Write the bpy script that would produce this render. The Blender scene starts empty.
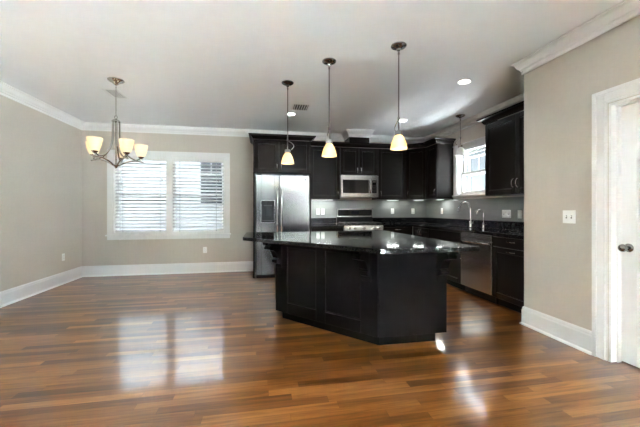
import bpy, bmesh, math, random
from mathutils import Vector, Matrix
random.seed(7)
SC = bpy.context.scene
COL = SC.collection
R = math.radians

# ------------------------------------------------------------------ camera
cam_data = bpy.data.cameras.new('camera')
cam = bpy.data.objects.new('camera', cam_data)
COL.objects.link(cam)
SC.camera = cam
YAW = math.atan(57.5 / 314.0)
cam.location = (0, 0, 1.2)
cam.rotation_euler = (R(90), 0, -YAW)
cam_data.sensor_width = 36.0
cam_data.lens = 314.0 / 640.0 * 36.0
cam_data.shift_y = -4.0 / 640.0
cam_data.clip_start = 0.05
cam_data.clip_end = 200

# ------------------------------------------------------------------ world, daylight, exposure
SC.view_settings.view_transform = 'Standard'
SC.view_settings.look = 'None'
SC.view_settings.gamma = 1.0
SC.view_settings.use_curve_mapping = False
SC.view_settings.exposure = 1.15
SKY = 1.8                     # veiled sky away from the sun
GLOW = 2.5                   # extra brightness of the thin cloud around the sun
SUN = 850.0
SUNDIR = Vector((-0.02, -0.78, -0.62)).normalized()
world = bpy.data.worlds.new('overcast_sky')
SC.world = world
world.use_nodes = True
wn = world.node_tree.nodes['Background']
wn.inputs['Color'].default_value = (0.88, 0.945, 1.0, 1)
wt = world.node_tree
w_tc = wt.nodes.new('ShaderNodeTexCoord')
w_dot = wt.nodes.new('ShaderNodeVectorMath')
w_dot.operation = 'DOT_PRODUCT'
w_dot.inputs[1].default_value = -SUNDIR
w_mr = wt.nodes.new('ShaderNodeMapRange')
w_mr.interpolation_type = 'SMOOTHSTEP'
w_mr.inputs['From Min'].default_value = 0.1
w_mr.inputs['To Min'].default_value = SKY
w_mr.inputs['To Max'].default_value = SKY + GLOW
wt.links.new(w_tc.outputs['Generated'], w_dot.inputs[0])
wt.links.new(w_dot.outputs['Value'], w_mr.inputs['Value'])
wt.links.new(w_mr.outputs['Result'], wn.inputs['Strength'])
SC.cycles.max_bounces = 10
SC.cycles.diffuse_bounces = 6
SC.cycles.glossy_bounces = 5
SC.cycles.transparent_max_bounces = 12
SC.cycles.sample_clamp_indirect = 400.0
SC.cycles.caustics_reflective = False
SC.cycles.caustics_refractive = False


def portal(name, loc, rot, sx, sy):
    d = bpy.data.lights.new(name, 'AREA')
    d.shape = 'RECTANGLE'
    d.size, d.size_y = sx, sy
    o = bpy.data.objects.new(name, d)
    o.location, o.rotation_euler = loc, rot
    COL.objects.link(o)
    d.cycles.is_portal = True
    return o


# portals only guide the sampling of the sky through the glazed openings
portal('sky_portal_dining', (-1.69, 6.44, 1.47), (R(90), 0, R(180)), 2.0, 1.5)
portal('sky_portal_sink', (3.65, 4.65, 1.86), (R(90), 0, R(90)), 1.1, 0.85)
portal('sky_portal_patio', (2.84, -4.15, 1.25), (R(90), 0, R(90)), 3.5, 2.5)

sun_d = bpy.data.lights.new('sun', 'SUN')
sun_d.energy = SUN
sun_d.angle = R(1.5)
sun_d.color = (0.87, 0.94, 1.0)
sun = bpy.data.objects.new('sun', sun_d)
COL.objects.link(sun)
sun.rotation_euler = SUNDIR.to_track_quat('-Z', 'Y').to_euler()

# ------------------------------------------------------------------ room numbers
XL, XS, XD = -3.17, 3.48, 2.69      # left wall, sink wall, door wall
YB, YR, YN = 6.27, 2.845, -6.0       # back wall, end of the door wall, wall behind the camera
ZC = 2.74


# ------------------------------------------------------------------ materials
def nmat(name):
    m = bpy.data.materials.new(name)
    m.use_nodes = True
    nt = m.node_tree
    return m, nt, nt.nodes['Principled BSDF']


def N(nt, t, **kw):
    n = nt.nodes.new(t)
    for k, v in kw.items():
        setattr(n, k, v)
    return n


def L(nt, a, b):
    nt.links.new(a, b)


def simple(name, col, rough=0.5, metal=0.0, spec=0.5, coat=0.0, noise=0.0, nscale=(8, 8, 8), bump=0.0, rnoise=0.0):
    m, nt, b = nmat(name)
    b.inputs['Roughness'].default_value = rough
    b.inputs['Metallic'].default_value = metal
    b.inputs['Specular IOR Level'].default_value = spec
    b.inputs['Coat Weight'].default_value = coat
    tc = N(nt, 'ShaderNodeTexCoord')
    mp = N(nt, 'ShaderNodeMapping')
    mp.inputs['Scale'].default_value = nscale
    nz = N(nt, 'ShaderNodeTexNoise')
    nz.inputs['Scale'].default_value = 1.0
    nz.inputs['Detail'].default_value = 5
    L(nt, tc.outputs['Object'], mp.inputs['Vector'])
    L(nt, mp.outputs['Vector'], nz.inputs['Vector'])
    cr = N(nt, 'ShaderNodeValToRGB')
    e = cr.color_ramp.elements
    e[0].position, e[1].position = 0.3, 0.7
    e[0].color = tuple(c * (1 - noise) for c in col) + (1,)
    e[1].color = tuple(min(1, c * (1 + noise)) for c in col) + (1,)
    L(nt, nz.outputs['Fac'], cr.inputs['Fac'])
    L(nt, cr.outputs['Color'], b.inputs['Base Color'])
    if rnoise:
        mr = N(nt, 'ShaderNodeMapRange')
        mr.inputs['To Min'].default_value = max(0.02, rough - rnoise)
        mr.inputs['To Max'].default_value = rough + rnoise
        L(nt, nz.outputs['Fac'], mr.inputs['Value'])
        L(nt, mr.outputs['Result'], b.inputs['Roughness'])
    if bump:
        bp = N(nt, 'ShaderNodeBump')
        bp.inputs['Strength'].default_value = bump
        bp.inputs['Distance'].default_value = 0.004
        L(nt, nz.outputs['Fac'], bp.inputs['Height'])
        L(nt, bp.outputs['Normal'], b.inputs['Normal'])
    return m


def emit(name, col, strength, base=(0.8, 0.8, 0.8)):
    m, nt, b = nmat(name)
    b.inputs['Base Color'].default_value = base + (1,)
    b.inputs['Emission Color'].default_value = col + (1,)
    b.inputs['Emission Strength'].default_value = strength
    return m


def floor_material():
    m, nt, b = nmat('hardwood_floor')
    W, LEN = 0.066, 0.80
    geo = N(nt, 'ShaderNodeNewGeometry')
    sep = N(nt, 'ShaderNodeSeparateXYZ')
    L(nt, geo.outputs['Position'], sep.inputs[0])

    def M(op, a, c=None):
        n = N(nt, 'ShaderNodeMath', operation=op)
        for i, v in enumerate((a, c)):
            if v is None:
                continue
            if isinstance(v, (int, float)):
                n.inputs[i].default_value = v
            else:
                L(nt, v, n.inputs[i])
        return n.outputs[0]
    yd = M('DIVIDE', sep.outputs['Y'], W)
    row = M('FLOOR', yd)
    fy = M('FRACT', yd)
    w1 = N(nt, 'ShaderNodeTexWhiteNoise', noise_dimensions='1D')
    L(nt, row, w1.inputs['W'])
    xo = M('ADD', M('DIVIDE', sep.outputs['X'], LEN), M('MULTIPLY', w1.outputs['Value'], 7.3))
    colid = M('FLOOR', xo)
    fx = M('FRACT', xo)
    comb = N(nt, 'ShaderNodeCombineXYZ')
    L(nt, row, comb.inputs[0])
    L(nt, colid, comb.inputs[1])
    w2 = N(nt, 'ShaderNodeTexWhiteNoise', noise_dimensions='2D')
    L(nt, comb.outputs[0], w2.inputs['Vector'])
    ramp = N(nt, 'ShaderNodeValToRGB')
    els = ramp.color_ramp.elements
    stops = [(0.0, (0.100, 0.030, 0.0058)), (0.18, (0.150, 0.047, 0.0090)), (0.5, (0.215, 0.075, 0.0155)),
             (0.8, (0.26, 0.098, 0.022)), (1.0, (0.36, 0.148, 0.040))]
    els[0].position, els[0].color = stops[0][0], stops[0][1] + (1,)
    els[1].position, els[1].color = stops[-1][0], stops[-1][1] + (1,)
    for p, c in stops[1:-1]:
        e = els.new(p)
        e.color = c + (1,)
    L(nt, w2.outputs['Value'], ramp.inputs['Fac'])
    # grain: stretched noise, moved from board to board
    add = N(nt, 'ShaderNodeVectorMath', operation='ADD')
    sc = N(nt, 'ShaderNodeVectorMath', operation='SCALE')
    sc.inputs['Scale'].default_value = 40.0
    L(nt, w2.outputs['Color'], sc.inputs[0])
    mp = N(nt, 'ShaderNodeMapping')
    mp.inputs['Scale'].default_value = (2.2, 34, 1)
    L(nt, geo.outputs['Position'], mp.inputs['Vector'])
    L(nt, mp.outputs['Vector'], add.inputs[0])
    L(nt, sc.outputs['Vector'], add.inputs[1])
    g = N(nt, 'ShaderNodeTexNoise')
    g.inputs['Scale'].default_value = 1.0
    g.inputs['Detail'].default_value = 6
    g.inputs['Roughness'].default_value = 0.65
    g.inputs['Distortion'].default_value = 0.6
    L(nt, add.outputs[0], g.inputs['Vector'])
    gr = N(nt, 'ShaderNodeValToRGB')
    gr.color_ramp.elements[0].position = 0.32
    gr.color_ramp.elements[0].color = (0.50, 0.45, 0.41, 1)
    gr.color_ramp.elements[1].position = 0.62
    gr.color_ramp.elements[1].color = (1.08, 1.08, 1.08, 1)
    L(nt, g.outputs['Fac'], gr.inputs['Fac'])
    mx = N(nt, 'ShaderNodeMix', data_type='RGBA', blend_type='MULTIPLY')
    mx.inputs['Factor'].default_value = 1.0
    L(nt, ramp.outputs['Color'], mx.inputs['A'])
    L(nt, gr.outputs['Color'], mx.inputs['B'])
    # seams
    e1 = M('MINIMUM', fy, M('SUBTRACT', 1.0, fy))
    e2 = M('MULTIPLY', M('MINIMUM', fx, M('SUBTRACT', 1.0, fx)), LEN / W)
    edge = M('MINIMUM', e1, e2)
    seam = N(nt, 'ShaderNodeMapRange')
    seam.inputs['From Min'].default_value = 0.006
    seam.inputs['From Max'].default_value = 0.03
    seam.inputs['To Min'].default_value = 0.6
    L(nt, edge, seam.inputs['Value'])
    mx2 = N(nt, 'ShaderNodeMix', data_type='RGBA', blend_type='MULTIPLY')
    mx2.inputs['Factor'].default_value = 1.0
    L(nt, mx.outputs['Result'], mx2.inputs['A'])
    L(nt, seam.outputs['Result'], mx2.inputs['B'])
    L(nt, mx2.outputs['Result'], b.inputs['Base Color'])
    b.inputs['Roughness'].default_value = 0.285
    b.inputs['Specular IOR Level'].default_value = 0.3
    b.inputs['Coat Weight'].default_value = 0.9
    b.inputs['Coat IOR'].default_value = 1.78
    b.inputs['Coat Roughness'].default_value = 0.08
    # a slow wave in the finish
    big = N(nt, 'ShaderNodeTexNoise')
    big.inputs['Scale'].default_value = 9.0
    mp2 = N(nt, 'ShaderNodeMapping')
    mp2.inputs['Scale'].default_value = (0.25, 1.6, 1)
    L(nt, geo.outputs['Position'], mp2.inputs['Vector'])
    L(nt, mp2.outputs['Vector'], big.inputs['Vector'])
    hgt = M('MULTIPLY', big.outputs['Fac'], 0.0009)
    bp = N(nt, 'ShaderNodeBump')
    bp.inputs['Strength'].default_value = 1.0
    bp.inputs['Distance'].default_value = 1.0
    L(nt, hgt, bp.inputs['Height'])
    L(nt, bp.outputs['Normal'], b.inputs['Normal'])
    L(nt, bp.outputs['Normal'], b.inputs['Coat Normal'])
    return m


def granite_material():
    m, nt, b = nmat('black_granite')
    tc = N(nt, 'ShaderNodeTexCoord')
    v = N(nt, 'ShaderNodeTexVoronoi')
    v.inputs['Scale'].default_value = 160
    L(nt, tc.outputs['Object'], v.inputs['Vector'])
    nz = N(nt, 'ShaderNodeTexNoise')
    nz.inputs['Scale'].default_value = 60
    nz.inputs['Detail'].default_value = 8
    L(nt, tc.outputs['Object'], nz.inputs['Vector'])
    r = N(nt, 'ShaderNodeValToRGB')
    r.color_ramp.elements[0].position = 0.5
    r.color_ramp.elements[0].color = (0.006, 0.006, 0.007, 1)
    r.color_ramp.elements[1].position = 0.75
    r.color_ramp.elements[1].color = (0.05, 0.055, 0.055, 1)
    L(nt, nz.outputs['Fac'], r.inputs['Fac'])
    r2 = N(nt, 'ShaderNodeValToRGB')
    r2.color_ramp.elements[0].position = 0.86
    r2.color_ramp.elements[0].color = (0, 0, 0, 1)
    r2.color_ramp.elements[1].position = 0.93
    r2.color_ramp.elements[1].color = (0.08, 0.085, 0.08, 1)
    L(nt, v.outputs['Color'], r2.inputs['Fac'])
    a = N(nt, 'ShaderNodeMix', data_type='RGBA', blend_type='ADD')
    a.inputs['Factor'].default_value = 1
    L(nt, r.outputs['Color'], a.inputs['A'])
    L(nt, r2.outputs['Color'], a.inputs['B'])
    L(nt, a.outputs['Result'], b.inputs['Base Color'])
    b.inputs['Roughness'].default_value = 0.06
    return m


def tile_material():
    m, nt, b = nmat('grey_glass_tile')
    geo = N(nt, 'ShaderNodeNewGeometry')
    sep = N(nt, 'ShaderNodeSeparateXYZ')
    L(nt, geo.outputs['Position'], sep.inputs[0])
    ad = N(nt, 'ShaderNodeMath', operation='ADD')
    L(nt, sep.outputs['X'], ad.inputs[0])
    L(nt, sep.outputs['Y'], ad.inputs[1])
    cb = N(nt, 'ShaderNodeCombineXYZ')
    L(nt, ad.outputs[0], cb.inputs[0])
    L(nt, sep.outputs['Z'], cb.inputs[1])
    br = N(nt, 'ShaderNodeTexBrick')
    br.inputs['Scale'].default_value = 1.0
    br.inputs['Brick Width'].default_value = 0.305
    br.inputs['Row Height'].default_value = 0.092
    br.inputs['Mortar Size'].default_value = 0.0015
    br.inputs['Color1'].default_value = (0.235, 0.245, 0.235, 1)
    br.inputs['Color2'].default_value = (0.250, 0.258, 0.248, 1)
    br.inputs['Mortar'].default_value = (0.21, 0.215, 0.21, 1)
    L(nt, cb.outputs[0], br.inputs['Vector'])
    L(nt, br.outputs['Color'], b.inputs['Base Color'])
    b.inputs['Roughness'].default_value = 0.16
    return m


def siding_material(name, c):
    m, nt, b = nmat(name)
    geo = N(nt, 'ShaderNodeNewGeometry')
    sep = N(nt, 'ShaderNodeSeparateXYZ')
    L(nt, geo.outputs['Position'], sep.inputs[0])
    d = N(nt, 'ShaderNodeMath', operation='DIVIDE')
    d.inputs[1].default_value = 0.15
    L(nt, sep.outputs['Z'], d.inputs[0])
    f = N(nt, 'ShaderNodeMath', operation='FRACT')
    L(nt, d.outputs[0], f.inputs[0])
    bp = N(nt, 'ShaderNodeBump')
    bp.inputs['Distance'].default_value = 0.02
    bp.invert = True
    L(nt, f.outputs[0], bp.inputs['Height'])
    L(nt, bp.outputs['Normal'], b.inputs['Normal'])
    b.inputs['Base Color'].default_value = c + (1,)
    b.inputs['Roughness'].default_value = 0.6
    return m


def glass_material():
    m = bpy.data.materials.new('window_glass')
    m.use_nodes = True
    nt = m.node_tree
    nt.nodes.clear()
    out = N(nt, 'ShaderNodeOutputMaterial')
    t = N(nt, 'ShaderNodeBsdfTransparent')
    t.inputs['Color'].default_value = (0.95, 0.97, 0.97, 1)
    g = N(nt, 'ShaderNodeBsdfGlossy')
    g.inputs['Roughness'].default_value = 0.01
    lw = N(nt, 'ShaderNodeLayerWeight')
    pw = N(nt, 'ShaderNodeMath', operation='POWER')
    pw.inputs[1].default_value = 4.0
    L(nt, lw.outputs['Facing'], pw.inputs[0])
    fr = N(nt, 'ShaderNodeMath', operation='MULTIPLY_ADD')
    fr.inputs[1].default_value = 0.6
    fr.inputs[2].default_value = 0.03
    L(nt, pw.outputs[0], fr.inputs[0])
    mix = N(nt, 'ShaderNodeMixShader')
    L(nt, fr.outputs[0], mix.inputs[0])
    L(nt, t.outputs[0], mix.inputs[1])
    L(nt, g.outputs[0], mix.inputs[2])
    L(nt, mix.outputs[0], out.inputs['Surface'])
    return m


def shade_material(name, col, strength, base, trans, transl=0.6):
    m, nt, b = nmat(name)
    b.inputs['Base Color'].default_value = base + (1,)
    b.inputs['Roughness'].default_value = 0.25
    b.inputs['Emission Color'].default_value = col + (1,)
    b.inputs['Emission Strength'].default_value = strength
    tr = N(nt, 'ShaderNodeBsdfTranslucent')
    tr.inputs['Color'].default_value = trans + (1,)
    mix = N(nt, 'ShaderNodeMixShader')
    mix.inputs[0].default_value = transl
    out = nt.nodes['Material Output']
    L(nt, b.outputs[0], mix.inputs[1])
    L(nt, tr.outputs[0], mix.inputs[2])
    L(nt, mix.outputs[0], out.inputs['Surface'])
    return m


def brushed_steel(name, col, rough, axis):
    m, nt, b = nmat(name)
    b.inputs['Metallic'].default_value = 1.0
    tc = N(nt, 'ShaderNodeTexCoord')
    mp = N(nt, 'ShaderNodeMapping')
    s = [420, 420, 420]
    s[axis] = 4.0
    mp.inputs['Scale'].default_value = s
    nz = N(nt, 'ShaderNodeTexNoise')
    nz.inputs['Scale'].default_value = 1
    nz.inputs['Detail'].default_value = 3
    L(nt, tc.outputs['Object'], mp.inputs['Vector'])
    L(nt, mp.outputs['Vector'], nz.inputs['Vector'])
    mr = N(nt, 'ShaderNodeMapRange')
    mr.inputs['To Min'].default_value = rough - 0.01
    mr.inputs['To Max'].default_value = rough + 0.01
    L(nt, nz.outputs['Fac'], mr.inputs['Value'])
    L(nt, mr.outputs['Result'], b.inputs['Roughness'])
    b.inputs['Base Color'].default_value = col + (1,)
    return m


MAT = dict(
    wall=simple('greige_wall_paint', (0.565, 0.515, 0.45), 0.75, noise=0.015, bump=0.03, nscale=(30, 30, 30)),
    dimwall=simple('reflection_dimming_wall', (0.030, 0.029, 0.028), 0.9, spec=0.2),  # made-up dark tone that keeps mirrored light low
    ceil=simple('ceiling_paint', (0.85, 0.86, 0.87), 0.85, noise=0.01),
    white=simple('white_trim_paint', (0.78, 0.78, 0.775), 0.42, spec=0.3, noise=0.0),
    blind=simple('white_blind_slat', (0.46, 0.46, 0.47), 0.5, noise=0.01),
    plate=simple('white_plastic', (0.86, 0.86, 0.84), 0.3),
    floor=floor_material(),
    floorbounce=simple('pale_bounce_floor', (0.66, 0.64, 0.60), 0.95, noise=0.06, nscale=(60, 60, 60)),  # invented pale surface for bouncing daylight
    slabbounce=simple('pale_bounce_slab', (0.62, 0.62, 0.61), 0.9, noise=0.08, nscale=(3, 3, 3)),  # made-up pale reflector tone for the sunlit slab
    granite=granite_material(),
    tile=tile_material(),
    cab=simple('espresso_cabinet', (0.0095, 0.0068, 0.0056), 0.29, spec=0.16, noise=0.0),
    island=simple('espresso_satin_island', (0.0085, 0.0065, 0.006), 0.45, spec=0.06, noise=0.0),
    toe=simple('toe_kick_black', (0.008, 0.007, 0.007), 0.6, spec=0.05),
    steel=brushed_steel('brushed_stainless', (0.60, 0.60, 0.60), 0.25, 0),
    steelv=brushed_steel('brushed_stainless_upright', (0.66, 0.65, 0.63), 0.18, 2),
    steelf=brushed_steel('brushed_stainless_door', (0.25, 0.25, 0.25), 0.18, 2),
    nickel=simple('satin_nickel', (0.50, 0.49, 0.47), 0.17, metal=1.0, noise=0.03),
    dnickel=simple('dark_brushed_nickel', (0.27, 0.265, 0.26), 0.18, metal=1.0, noise=0.03),
    chrome=simple('chrome', (0.80, 0.80, 0.80), 0.08, metal=1.0),
    blackglass=simple('black_glass', (0.010, 0.010, 0.012), 0.08),
    blackplastic=simple('black_plastic', (0.012, 0.012, 0.012), 0.4, spec=0.2),
    iron=simple('cast_iron', (0.02, 0.02, 0.02), 0.55),
    darkmetal=simple('dark_grey_metal', (0.06, 0.06, 0.06), 0.4, metal=0.6),
    glass=glass_material(),
    shade=shade_material('amber_glass_shade', (1.0, 0.70, 0.34), 0.16, (0.88, 0.77, 0.58), (0.96, 0.80, 0.54)),
    bowl=shade_material('frosted_glass_bowl', (1.0, 0.82, 0.54), 0.10, (0.80, 0.73, 0.60), (0.90, 0.80, 0.62)),
    whiteshade=shade_material('white_glass_shade', (1.0, 1.0, 1.0), 0.0, (0.80, 0.79, 0.76), (0.9, 0.88, 0.84), 0.4),
    bulb=emit('lit_bulb', (1.0, 0.86, 0.62), 1.2),
    downlight=emit('downlight_lens', (1.0, 0.96, 0.88), 9.0),
    ledbar=emit('under_cabinet_lens', (0.93, 1.0, 0.95), 1.8),
    housewhite=siding_material('white_siding', (0.40, 0.402, 0.405)),
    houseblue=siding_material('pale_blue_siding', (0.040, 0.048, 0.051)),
    pane=simple('neighbour_window_glass', (0.026, 0.033, 0.037), 0.5),
    stripbounce=simple('grey_bounce_strip', (0.12, 0.12, 0.12), 0.9, noise=0.15, nscale=(20, 20, 20)),  # tone of the added light-bouncing strip
    gravel=simple('grey_gravel', (0.06, 0.06, 0.058), 0.95, noise=0.2, nscale=(20, 20, 20)),
    lawn=simple('lawn', (0.10, 0.14, 0.06), 0.9, noise=0.4, nscale=(3, 3, 3)),
    shingle=simple('roof_shingle', (0.12, 0.12, 0.13), 0.8, noise=0.2),
    display=simple('dark_display', (0.02, 0.025, 0.03), 0.15),
    cord=simple('blind_cord', (0.22, 0.22, 0.23), 0.7),
)


# ------------------------------------------------------------------ mesh helpers
class MB:
    def __init__(self):
        self.bm = bmesh.new()

    def box(self, x0, x1, y0, y1, z0, z1, bev=0.0, seg=1):
        g = bmesh.ops.create_cube(self.bm, size=1.0)
        vs = g['verts']
        for v in vs:
            v.co = Vector(((x0 + x1) / 2 + v.co.x * (x1 - x0), (y0 + y1) / 2 + v.co.y * (y1 - y0), (z0 + z1) / 2 + v.co.z * (z1 - z0)))
        if bev > 0:
            es = list({e for v in vs for e in v.link_edges})
            bmesh.ops.bevel(self.bm, geom=es, offset=bev, segments=seg, affect='EDGES', profile=0.5)
        return self

    def prism(self, poly, z0, z1, bev=0.0, seg=1):
        """upright prism over a counter-clockwise outline"""
        lo = [self.bm.verts.new((p[0], p[1], z0)) for p in poly]
        hi = [self.bm.verts.new((p[0], p[1], z1)) for p in poly]
        n = len(poly)
        fs = [self.bm.faces.new(hi), self.bm.faces.new(lo[::-1])]
        for i in range(n):
            j = (i + 1) % n
            fs.append(self.bm.faces.new((lo[i], lo[j], hi[j], hi[i])))
        if bev > 0:
            es = list({e for f in fs[:2] for e in f.edges})
            bmesh.ops.bevel(self.bm, geom=es, offset=bev, segments=seg, affect='EDGES', profile=0.5)
        return self

    def extrude_profile(self, prof, x0, x1):
        """outline given in (y, z), pushed along x"""
        a = [self.bm.verts.new((x0, p[0], p[1])) for p in prof]
        b = [self.bm.verts.new((x1, p[0], p[1])) for p in prof]
        n = len(prof)
        self.bm.faces.new(a)
        self.bm.faces.new(b[::-1])
        for i in range(n):
            j = (i + 1) % n
            self.bm.faces.new((a[i], b[i], b[j], a[j]))
        return self

    def lathe(self, prof, c=(0, 0, 0), seg=24, mat=None, cap=False):
        """profile (radius, height) spun about the local z axis"""
        rings = []
        for r, z in prof:
            ring = []
            for k in range(seg):
                a = 2 * math.pi * k / seg
                p = Vector((r * math.cos(a), r * math.sin(a), z))
                if mat is not None:
                    p = mat @ p
                ring.append(self.bm.verts.new(p + Vector(c)))
            rings.append(ring)
        for a, b in zip(rings, rings[1:]):
            for k in range(seg):
                j = (k + 1) % seg
                self.bm.faces.new((a[k], a[j], b[j], b[k]))
        if cap:
            self.bm.faces.new(rings[0][::-1])
            self.bm.faces.new(rings[-1])
        return self

    def tube(self, pts, r, seg=8, flat=None):
        """round (or flattened) bar along a line of points; r may be a list"""
        pts = [Vector(p) for p in pts]
        rs = r if isinstance(r, (list, tuple)) else [r] * len(pts)
        up = Vector((0, 0, 1))
        rings = []
        prev = None
        for i, p in enumerate(pts):
            t = (pts[min(i + 1, len(pts) - 1)] - pts[max(i - 1, 0)]).normalized()
            if prev is None:
                s = t.cross(up)
                if s.length < 1e-3:
                    s = t.cross(Vector((1, 0, 0)))
                s.normalize()
            else:
                s = (prev - t * prev.dot(t)).normalized()
            prev = s
            u = s.cross(t)
            k2 = 1.0 if flat is None else flat
            rings.append([self.bm.verts.new(p + s * (rs[i] * math.cos(2 * math.pi * k / seg) * k2) + u * (rs[i] * math.sin(2 * math.pi * k / seg)))
                          for k in range(seg)])
        for a, b in zip(rings, rings[1:]):
            for k in range(seg):
                j = (k + 1) % seg
                self.bm.faces.new((a[k], a[j], b[j], b[k]))
        self.bm.faces.new(rings[0][::-1])
        self.bm.faces.new(rings[-1])
        return self

    def sweep(self, path, prof, i0=0, i1=None, closed=False):
        """moulding: profile (out, z) carried along a plan line, mitred; out is to the right of travel"""
        n = len(path)
        P = [Vector((p[0], p[1])) for p in path]
        if i1 is None:
            i1 = n - 1

        def right(a, b):
            d = (b - a).normalized()
            return Vector((d.y, -d.x))
        rows = []
        for i in range(i0, i1 + 1):
            has_prev = i > 0 or closed
            has_next = i < n - 1 or closed
            if has_prev and has_next:
                r1, r2 = right(P[i - 1], P[i]), right(P[i], P[(i + 1) % n])
                m = (r1 + r2)
                m = m / max(1e-6, (1 + r1.dot(r2)))
            elif has_next:
                m = right(P[i], P[i + 1])
            else:
                m = right(P[i - 1], P[i])
            rows.append([self.bm.verts.new((P[i].x + m.x * o, P[i].y + m.y * o, z)) for o, z in prof])
        k = len(prof)
        for a, b in zip(rows, rows[1:]):
            for q in range(k):
                w = (q + 1) % k
                self.bm.faces.new((a[q], b[q], b[w], a[w]))
        self.bm.faces.new(rows[0])
        self.bm.faces.new(rows[-1][::-1])
        return self

    def build(self, name, mat, parent=None, loc=None, smooth=35):
        bmesh.ops.recalc_face_normals(self.bm, faces=self.bm.faces)
        me = bpy.data.meshes.new(name)
        self.bm.to_mesh(me)
        self.bm.free()
        me.materials.append(MAT[mat] if isinstance(mat, str) else mat)
        for p in me.polygons:
            p.use_smooth = True
        me.set_sharp_from_angle(angle=R(smooth))
        o = bpy.data.objects.new(name, me)
        COL.objects.link(o)
        if parent is not None:
            o.parent = parent
        if loc is not None:
            o.location = loc
        return o


def tag(o, label, cat, group=None):
    o['label'] = label
    o['category'] = cat
    if group:
        o['group'] = group
    return o


def thing(name, label, cat, loc=(0, 0, 0), rz=0.0, group=None):
    o = bpy.data.objects.new(name, None)
    o.empty_display_size = 0.1
    COL.objects.link(o)
    o.location = loc
    o.rotation_euler = (0, 0, rz)
    return tag(o, label, cat, group)


def struct_root(name, loc=(0, 0, 0), rz=0.0):
    o = bpy.data.objects.new(name, None)
    COL.objects.link(o)
    o.location = loc
    o.rotation_euler = (0, 0, rz)
    o['kind'] = 'structure'
    return o


def struct(name, mb, mat, parent=None):
    o = mb.build(name, mat, parent, smooth=12)
    if parent is None:
        o['kind'] = 'structure'
    return o


def copy_tree(o, parent=None):
    c = o.copy()
    COL.objects.link(c)
    c.parent = parent
    for ch in o.children:
        copy_tree(ch, c)
    return c


def arc(c, r, a0, a1, n, plane='xz'):
    out = []
    for i in range(n + 1):
        a = R(a0 + (a1 - a0) * i / n)
        x, z = r * math.cos(a), r * math.sin(a)
        out.append((c[0] + x, c[1], c[2] + z) if plane == 'xz' else (c[0], c[1] + x, c[2] + z))
    return out


# ------------------------------------------------------------------ structure: floor, ceiling, walls
T = 0.15
struct('floor', MB().box(XL - T, XS + T, -0.4, YB + T, -0.1, 0.0), 'floor')
struct('floor_bounce', MB().box(XL - T, XD + 0.12, YN - T, -0.4, -0.1, 0.004), 'floorbounce')  # added pale floor behind the camera, bounces light up to the ceiling
struct('ceiling', MB().box(XL - T, XS + T, 0.0, YB + T, ZC, ZC + 0.12).box(XL - T, XD + 0.12, YN - T, 0.0, ZC, ZC + 0.12), 'ceil')
struct('wall_left', MB().box(XL - T, XL, YN - T, YB + T, 0, ZC), 'wall')


def wall_with_holes(name, axis, a0, a1, b0, b1, holes, z1=ZC):
    """axis 'x': wall runs along x from a0 to a1, thick from y=b0 to b1; holes (a0, a1, z0, z1) in order"""
    mb = MB()

    def put(p0, p1, z0, z2):
        if p1 - p0 < 1e-4 or z2 - z0 < 1e-4:
            return
        if axis == 'x':
            mb.box(p0, p1, b0, b1, z0, z2)
        else:
            mb.box(b0, b1, p0, p1, z0, z2)
    cur = a0
    for h0, h1, hz0, hz1 in holes:
        put(cur, h0, 0, z1)
        put(h0, h1, 0, hz0)
        put(h0, h1, hz1, z1)
        cur = h1
    put(cur, a1, 0, z1)
    return struct(name, mb, 'wall')


WIN1 = (-2.665, -0.71, 0.745, 2.19)          # dining window opening (x0, x1, z0, z1)
WIN2 = (4.15, 5.16, 1.455, 2.245)            # sink window opening (y0, y1, z0, z1)
DOOR = (1.27, 2.030, 0.0, 2.035)
PATIO = (-5.9, -2.4, 0.0, 2.45)
wall_with_holes('wall_back', 'x', XL, XS + T, YB, YB + T, [WIN1])
wall_with_holes('wall_sink', 'y', YR - 0.12, YB, XS, XS + T, [WIN2])
struct('wall_return', MB().box(XD, XS, YR - 0.12, YR, 0, ZC), 'wall')
wall_with_holes('wall_door', 'y', YN - T, YR - 0.12, XD, XD + 0.12, [PATIO, DOOR])
struct('wall_rear', MB().box(XL, XD, YN - T, YN, 0, ZC), 'dimwall')  # unseen wall, darkened to dim what the fridge and cabinets reflect

struct('wall_sun_block', MB().box(XS, XS + T, 0.2, YR - 0.12, 0, ZC).box(XD + 0.12, XS, 0.05, 0.2, 0, ZC), 'wall')  # unseen walls added to block sun leaking in under the door

# crown moulding, one length per wall, mitred at the corners; it steps round the vent chase
CROWN = [(0.0, 2.612), (0.020, 2.612), (0.020, 2.628), (0.010, 2.630), (0.012, 2.640), (0.034, 2.650), (0.034, 2.662), (0.042, 2.664),
         (0.060, 2.676), (0.074, 2.694), (0.080, 2.712), (0.090, 2.713), (0.090, 2.724), (0.110, 2.726), (0.110, ZC), (0.0, ZC)]
CROWN = [(o * 0.72, z) for o, z in CROWN]
CH = (1.66, 2.07, 5.90)
ROOM = [(XL, YN), (XL, YB), (CH[0], YB), (CH[0], CH[2]), (CH[1], CH[2]), (CH[1], YB), (XS, YB), (XS, YR), (XD, YR), (XD, YN)]


def run(prof, path, i0, i1, closed=True):
    mb = MB()
    mb.sweep(path, prof, i0, i1, closed=closed)
    return mb


struct('trim_1', run(CROWN, ROOM, 0, 1), 'white')
struct('trim_2', run(CROWN, ROOM, 1, 6), 'white')
struct('trim_3', run(CROWN, ROOM, 6, 7), 'white')
struct('trim_4', run(CROWN, ROOM, 7, 9), 'white')

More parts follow.
